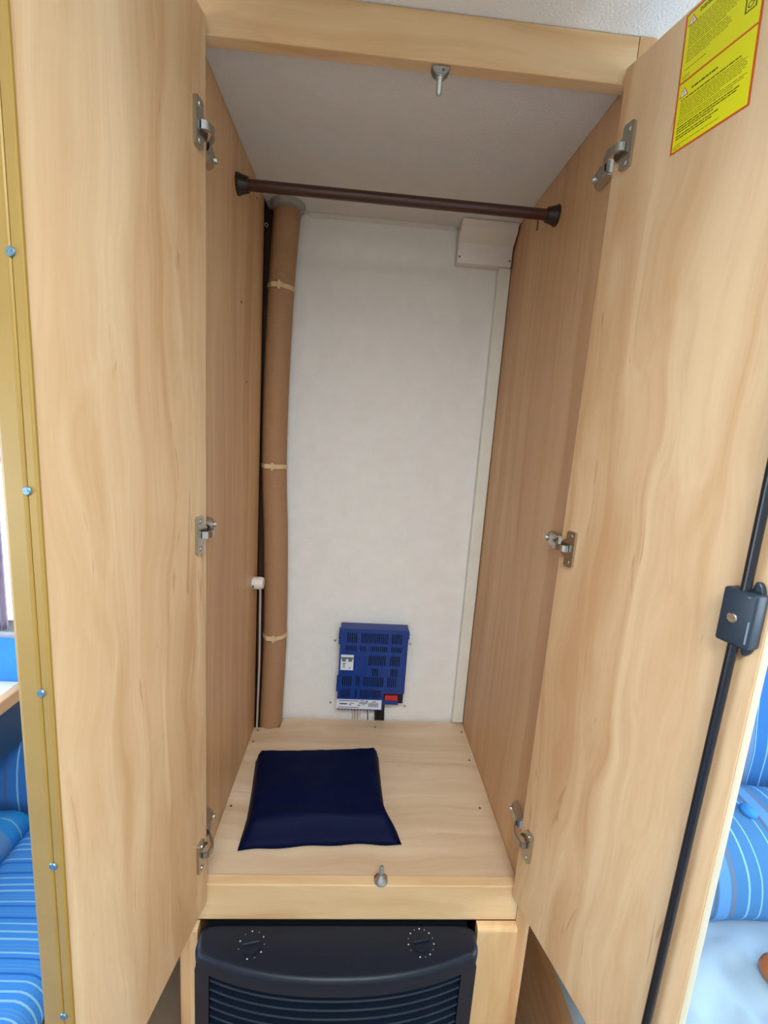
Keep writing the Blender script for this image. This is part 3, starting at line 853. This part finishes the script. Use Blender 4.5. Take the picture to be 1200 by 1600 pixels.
# ------------------------------------------------------------------ navy pouch on the wardrobe floor
b_ = BM()
Q = [Vector((0.049, 0.062, 0)), Vector((0.338, 0.078, 0)), Vector((0.3040, 0.300, 0)), Vector((0.031, 0.280, 0))]
NN = 40
tv = {}
for i in range(NN + 1):
    for j in range(NN + 1):
        u, v = i / NN, j / NN
        p = Q[0] * (1 - u) * (1 - v) + Q[1] * u * (1 - v) + Q[2] * u * v + Q[3] * (1 - u) * v
        # sides pull in between the corners, the front corners flare out
        pull = max(0.0, math.sin(math.pi * min(1, v * 1.02))) ** 0.8 * (1 - 0.5 * v)
        p.x += (0.004 if u < 0.5 else 0.006) * (0.5 - u) * 2 * pull
        p.x -= 0.012 * max(0, (u - 0.6) / 0.4) * min(1, max(0, (v - 0.12) / 0.14)) * (1 - max(0, v - 0.3) / 0.7)
        p.x += 0.0025 * max(0, (0.4 - u) / 0.4) * min(1, max(0, (v - 0.10) / 0.2)) * (1 - max(0, v - 0.3) / 0.7)
        p.y += 0.004 * math.sin(math.pi * u) * (1 - 2 * v) + 0.0012 * math.sin(u * 19) * (1 if v in (0, 1) else 0)
        du, dv0, dv1 = min(u, 1 - u), v, 1 - v
        fu = min(1, du / (0.05 + 0.05 * max(0, 1 - v * 3))); f0_ = min(1, max(0, (dv0 - 0.015)) / 0.14); f1_ = min(1, dv1 / 0.045)
        ss = lambda q: q * q * (3 - 2 * q)
        hgt = 0.0030 + 0.033 * math.sqrt(ss(fu) * ss(f0_) * ss(f1_)) + 0.006 * math.sin(math.pi * u) * math.sin(math.pi * v)
        hgt += 0.0022 * noise.noise(Vector((u * 5, v * 5, 3))) * ss(min(1, du * 8)) + 0.0016 * noise.noise(Vector((u * 14, v * 4, 8))) * ss(min(1, v * 6))
        # slack fold along the front
        hgt += 0.0035 * math.exp(-((v - 0.16 - 0.03 * math.sin(u * 7)) / 0.04) ** 2) * math.sin(math.pi * u) ** 2
        if u > 0.9 and v < 0.3:
            hgt += 0.004 * math.exp(-((v - 0.26) / 0.05) ** 2)
        tv[i, j] = (p, hgt)
top, bot = {}, {}
for k, (p, h) in tv.items():
    edge = k[0] in (0, NN) or k[1] in (0, NN)
    top[k] = b_.verts.new((p.x, p.y, h))
    bot[k] = top[k] if edge else b_.verts.new((p.x, p.y, 0.0006))
for i in range(NN):
    for j in range(NN):
        b_.faces.new((top[i, j], top[i + 1, j], top[i + 1, j + 1], top[i, j + 1]))
        q = [bot[i, j], bot[i, j + 1], bot[i + 1, j + 1], bot[i + 1, j]]
        try: b_.faces.new(q)
        except ValueError: pass
tag(obj('fabric_pouch', b_, 'navy', smooth=True), 'flat dark navy fabric pouch lying on the wardrobe floor', 'pouch')

# ------------------------------------------------------------------ gas heater under the wardrobe
ht = thing('heater', 'dark anthracite heater with two dials and a bowed grille below the wardrobe', 'heater', (0.2325, -0.03, FL))
HX0, HX1, HC, HZ = 0.0115, 0.4570, 0.2325, -0.064
def hfront(x, inset=0.0):
    """front line of the bowed casing in plan"""
    k = (x - HC) / (HC - HX0)
    return -0.0835 + 0.0375 * abs(k) ** 2.3 + inset
# lid: rounded plan outline with a rolled edge
def lid_outline(off):
    pts = []
    x0, x1 = HX0 + off, HX1 - off
    n = 28
    for i in range(n + 1):
        x = x0 + 0.016 + (x1 - x0 - 0.032) * i / n
        pts.append((x, hfront(x) + off))
    yr = hfront(x1 - 0.016) + off
    for k in range(1, 8):
        a = math.pi / 2 * k / 8
        pts.append((x1 - 0.016 + 0.016 * math.sin(a), yr + 0.020 * (1 - math.cos(a))))
    pts.append((x1, -0.014))
    for k in range(0, 7):
        a = math.pi / 2 * k / 6
        pts.append((x1 - 0.034 + 0.034 * math.cos(a), -0.014 + (0.013 - off) * math.sin(a)))
    for k in range(6, -1, -1):
        a = math.pi / 2 * k / 6
        pts.append((x0 + 0.034 - 0.034 * math.cos(a), -0.014 + (0.013 - off) * math.sin(a)))
    pts.append((x0, -0.014))
    for k in range(7, 0, -1):
        a = math.pi / 2 * k / 8
        pts.append((x0 + 0.016 - 0.016 * math.sin(a), yr + 0.020 * (1 - math.cos(a))))
    return pts
b_ = BM()
layers = []
for k in range(7):
    a = math.pi / 2 * k / 6
    layers.append((0.009 * (1 - math.cos(a)), HZ - 0.009 + 0.009 * math.sin(a)))
layers = [(0.004, HZ - 0.020), (0.0, HZ - 0.018)] + layers
rings = [[b_.verts.new((x, y, z)) for x, y in lid_outline(off)] for off, z in layers]
for a, c in zip(rings, rings[1:]):
    for i in range(len(a)):
        b_.faces.new((a[i], a[(i + 1) % len(a)], c[(i + 1) % len(a)], c[i]))
b_.faces.new(rings[-1]); b_.faces.new(rings[0][::-1])
obj('lid', b_, 'anthracite', ht, smooth=True, autosmooth=50)
# casing: side columns, top band, bottom band, dark interior
GX0, GX1, GZ1, GZ0 = 0.0375, 0.4285, -0.0975, -0.62
def band(x0, x1, z0, z1, d0, d1, n=24, name='casing_band', mat='anthracite', parent=None):
    b = BM()
    A = []
    for i in range(n + 1):
        x = x0 + (x1 - x0) * i / n
        A.append([b.verts.new((x, hfront(x, dd), z)) for dd, z in ((d0, z0), (d0, z1), (d1, z1), (d1, z0))])
    for p, q in zip(A, A[1:]):
        for k in range(4):
            b.faces.new((p[k], p[(k + 1) % 4], q[(k + 1) % 4], q[k]))
    b.faces.new(A[0]); b.faces.new(A[-1][::-1])
    return obj(name, b, mat, parent or ht, smooth=True, autosmooth=40)
band(HX0 + 0.004, HX1 - 0.004, GZ1, HZ - 0.0195, 0.003, 0.030)
band(HX0 + 0.004, HX1 - 0.004, FL + 0.02, GZ0, 0.003, 0.030)
for x0, x1 in ((HX0 + 0.002, GX0), (GX1, HX1 - 0.002)):
    band(x0, x1, GZ0, GZ1, 0.003, 0.030, 6, 'casing_column')
b_ = BM(); box(b_, (HX0 + 0.006, -0.030, FL + 0.02), (HX1 - 0.006, 0.15, HZ - 0.021)); obj('casing_body', b_, 'anthra_dark', ht)
slat0 = None
z = GZ1 - 0.011
while z > GZ0 + 0.005:
    if slat0 is None:
        b = BM(); A = []
        n = 24
        for i in range(n + 1):
            x = GX0 + 0.0008 + (GX1 - GX0 - 0.0016) * i / n
            A.append([b.verts.new((x, hfront(x, dd), z + dz)) for dd, dz in ((0.0055, -0.0036), (0.0045, -0.0006), (0.0058, 0.0008), (0.0190, 0.0008), (0.0190, -0.0006), (0.0075, -0.0036))])
        for p, q in zip(A, A[1:]):
            for k in range(6):
                b.faces.new((p[k], p[(k + 1) % 6], q[(k + 1) % 6], q[k]))
        b.faces.new(A[0]); b.faces.new(A[-1][::-1])
        slat0 = obj('slat', b, 'slat', ht, smooth=True, autosmooth=35); zs = z
    else:
        c = slat0.copy(); COL.objects.link(c); c.parent = ht; c.location = slat0.location + Vector((0, 0, z - zs))
    z -= 0.0170
# dials
for x, y, a0, nt_, rr in ((0.0975, -0.0345, 0.5, 10, 0.0195), (0.3640, -0.0320, 0.75, 14, 0.0205)):
    b_ = BM(); lathe(b_, (x, y, HZ - 0.001), (0, 0, 1), [(0, 0.0160), (0.0022, 0.0160), (0.0030, 0.0150), (0.0018, 0.0140), (0.0012, 0.0)], 32)
    kb = obj('dial', b_, 'anthracite', ht, smooth=True, autosmooth=35)
    b_ = BM()
    F2 = lambda s, t, zz, x=x, y=y: Vector((x + s * math.cos(0.2) - t * math.sin(0.2), y + s * math.sin(0.2) + t * math.cos(0.2), zz))
    prism(b_, [(-0.0132, -0.0016), (0.0132, -0.0016), (0.0120, 0.0016), (-0.0120, 0.0016)], 2, HZ, HZ + 0.006, F2)
    obj('dial_grip', b_, 'slat', kb, bevel=0.0007, seg=1)
    b_ = BM()
    for k in range(nt_):
        a = -math.pi * 0.5 + 2 * math.pi * (k + 0.5) / (nt_ + 1.0) - 0.4
        r = 0.00115 if k % 2 == 0 else 0.0006
        cyl(b_, (x + rr * math.cos(a), y + rr * math.sin(a), HZ - 0.0002), (x + rr * math.cos(a), y + rr * math.sin(a), HZ + 0.0002), r, seg=8)
    obj('dial_marks', b_, 'tick', ht)

# ------------------------------------------------------------------ left: bench, table, cushions, curtain
bb = thing('bench_base', 'maple bench base with a raised front lip left of the wardrobe', 'bench', (-0.72, -0.4, FL))
b_ = BM(); box(b_, (-1.45, -1.30, FL), (-0.245, 0.43, -0.292)); obj('base_box', b_, 'wood_y', bb)
b_ = BM(); box(b_, (-0.2445, -1.30, -0.36), (-0.222, 0.43, -0.262)); obj('front_lip', b_, 'wood_y', bb, bevel=0.004)
b_ = BM(); cushion(b_, (-0.495, -1.25, -0.291), (-0.2465, 0.35, -0.200), 26, 60, 0.006, 0.035, 0.004, 1)
tag(obj('seat_cushion', b_, 'str_seat', smooth=True), 'narrow blue cushion with close white stripes along the bench front', 'cushion')
b_ = BM(); cushion(b_, (-1.40, -1.25, -0.291), (-0.500, 0.36, -0.185), 30, 60, 0.008, 0.04, 0.006, 5)
tag(obj('seat_cushion', b_, 'str_wide', smooth=True), 'broad bright blue cushion with wide stripes behind the narrow seat cushion', 'cushion')
tb = thing('table', 'white folding table with wooden edge and navy apron by the left window', 'table', (-0.93, 0.02, -0.03))
b_ = BM(); box(b_, (-1.35, -0.30, 0.072), (-0.548, 0.400, 0.100)); obj('table_top', b_, 'table', tb)
b_ = BM(); box(b_, (-0.5478, -0.30, 0.070), (-0.528, 0.400, 0.1005)); obj('table_edge', b_, 'wood_y', tb, bevel=0.003)
b_ = BM(); box(b_, (-1.30, -0.26, -0.035), (-0.532, 0.40, 0.0695)); obj('table_apron', b_, 'tabledark', tb)
b_ = BM(); box(b_, (-1.36, -0.05, -0.0355), (-1.352, 0.20, 0.0715)); obj('wall_bracket', b_, 'steel', tb)
b_ = BM(); cushion(b_, (-1.40, 0.4025, 0.020), (-0.530, 0.4475, 0.200), 40, 10, 0.0, 0.03, 0.002, 9)
tag(obj('bolster', b_, 'bluefab', smooth=True), 'blue bolster along the wall below the left window', 'bolster')
b_ = BM(); cushion(b_, (-1.38, 0.366, -0.291), (-0.26, 0.4475, -0.045), 60, 14, 0.0, 0.035, 0.004, 12)
tag(obj('backrest_cushion', b_, 'str_back', smooth=True), 'blue striped backrest cushion against the wall under the white table', 'cushion')
cu = thing('curtain', 'mauve curtain gathered with a pink tieback beside the left window', 'curtain', (-0.600, 0.43, 0.205))
b_ = BM(); N_ = 30; A = []
for j in range(25):
    z = 0.215 + 0.62 * j / 24
    wd = 0.020 + 0.07 * abs((z - 0.62) / 0.3) ** 0.9 * (0.5 if z < 0.62 else 1.0)
    A.append([b_.verts.new((-0.588 - wd * k / N_, 0.432 + 0.008 * math.sin(k * 1.35) - 0.004, z)) for k in range(N_ + 1)])
for a, c in zip(A, A[1:]):
    for k in range(N_):
        b_.faces.new((a[k], a[k + 1], c[k + 1], c[k]))
bmesh.ops.solidify(b_, geom=b_.faces[:], thickness=0.0012)
obj('curtain_cloth', b_, 'mauve', cu, smooth=True)
b_ = BM(); torus(b_, (-0.600, 0.426, 0.62), (0, 0, 1), 0.014, 0.013, 20, 12)
obj('tieback', b_, 'pink', cu, smooth=True)

# ------------------------------------------------------------------ right: bed with cushions
bed = thing('bed', 'bed with a crumpled pale blue-white sheet right of the wardrobe', 'bed', (1.45, -0.62, FL))
b_ = BM(); box(b_, (0.70, -1.70, FL), (2.30, 0.44, -0.36)); obj('bed_base', b_, 'wood_y', bed)
b_ = BM(); nx, ny = 90, 110; A = {}
X0, X1, Y0, Y1 = 0.695, 2.30, -1.70, 0.44
for i in range(nx + 1):
    for j in range(ny + 1):
        x = X0 + (X1 - X0) * (i / nx) ** 1.4; y = Y0 + (Y1 - Y0) * (1 - (1 - j / ny) ** 1.4)
        z = -0.203 + 0.014 * noise.noise(Vector((x * 5, y * 7, 1))) + 0.016 * (1 - abs(noise.noise(Vector((x * 11 + y * 6, y * 14 - x * 7, 4))))) ** 4 - 0.006 + 0.004 * noise.noise(Vector((x * 30, y * 30, 2)))
        if y > 0.06 and x > 0.8:
            z = -0.206 + (z + 0.206) * max(0.12, 1 - (y - 0.06) / 0.03)
        e = min(1, (x - X0) / 0.05)
        z = z - 0.05 * (1 - math.sqrt(max(0, 1 - (1 - e) ** 2)))
        A[i, j] = b_.verts.new((x, y, z))
for i in range(nx):
    for j in range(ny):
        b_.faces.new((A[i, j], A[i + 1, j], A[i + 1, j + 1], A[i, j + 1]))
r = bmesh.ops.extrude_edge_only(b_, edges=[e for e in b_.edges if len(e.link_faces) == 1])
vs = [v for v in r['geom'] if isinstance(v, bmesh.types.BMVert)]
for v in vs:
    v.co.z = -0.3595
b_.faces.ensure_lookup_table()
obj('mattress', b_, 'sheet', bed, smooth=True, autosmooth=60)

def profile_cushion(prof, x0, x1, n=40, sag=0.02, wob=0.006, seed=0):
    """Cushion swept along x from a closed (y,z) profile, ends rounded."""
    b = BM()
    pr = smooth_path([(0, y, z) for y, z in prof + prof[:1]], 6)[:-1]
    cy = sum(p.y for p in pr) / len(pr); cz = sum(p.z for p in pr) / len(pr)
    rings = []
    for i in range(n + 1):
        t = i / n
        x = x0 + (x1 - x0) * t
        e = min(1, min(t, 1 - t) * (x1 - x0) / 0.05)
        k = 0.72 + 0.28 * math.sqrt(max(0, 1 - (1 - e) ** 2))
        rg = []
        for p in pr:
            nz = wob * noise.noise(Vector((x * 8 + seed, p.y * 10, p.z * 10)))
            rg.append(b.verts.new((x, cy + (p.y - cy) * k + nz, cz + (p.z - cz) * k + nz)))
        rings.append(rg)
    for a, c in zip(rings, rings[1:]):
        for k in range(len(a)):
            b.faces.new((a[k], a[(k + 1) % len(a)], c[(k + 1) % len(a)], c[k]))
    b.faces.new(rings[0]); b.faces.new(rings[-1][::-1])
    return b
b_ = profile_cushion([(0.10, -0.190), (0.075, -0.14), (0.085, -0.07), (0.14, -0.02), (0.21, -0.01), (0.275, -0.03), (0.285, -0.12), (0.275, -0.185), (0.2, -0.193)], 0.86, 2.2, 50, seed=2)
bcf = tag(obj('bed_cushion', b_, 'str_right', smooth=True), 'rounded blue cushion with grey and white stripes lying on the bed sheet', 'cushion')
b_ = profile_cushion([(0.325, -0.185), (0.305, -0.06), (0.310, 0.08), (0.325, 0.20), (0.35, 0.285), (0.40, 0.29), (0.430, 0.20), (0.430, 0.0), (0.41, -0.185)], 0.88, 2.2, 50, seed=6)
bc = tag(obj('backrest_cushion', b_, 'str_back', smooth=True), 'upright blue striped backrest cushion behind the rounded bed cushion', 'cushion')
b_ = BM(); lathe(b_, (1.094, 0.180, -0.014), (0, -0.25, 1), [(0, 0.004), (0.001, 0.012), (0.006, 0.017), (0.011, 0.013), (0.013, 0.001)], 20)
obj('tuft_button', b_, 'bluefab', bcf, smooth=True)
b_ = BM(); lathe(b_, (1.028, 0.000, -0.194), (0, 0, 1), [(0, 0.012), (0.006, 0.024), (0.016, 0.029), (0.028, 0.026), (0.036, 0.016), (0.039, 0.0)], 24)
tag(obj('wooden_knob', b_, 'orangebrown', smooth=True), 'round orange-brown knob-like object lying on the pale bed sheet', 'knob')
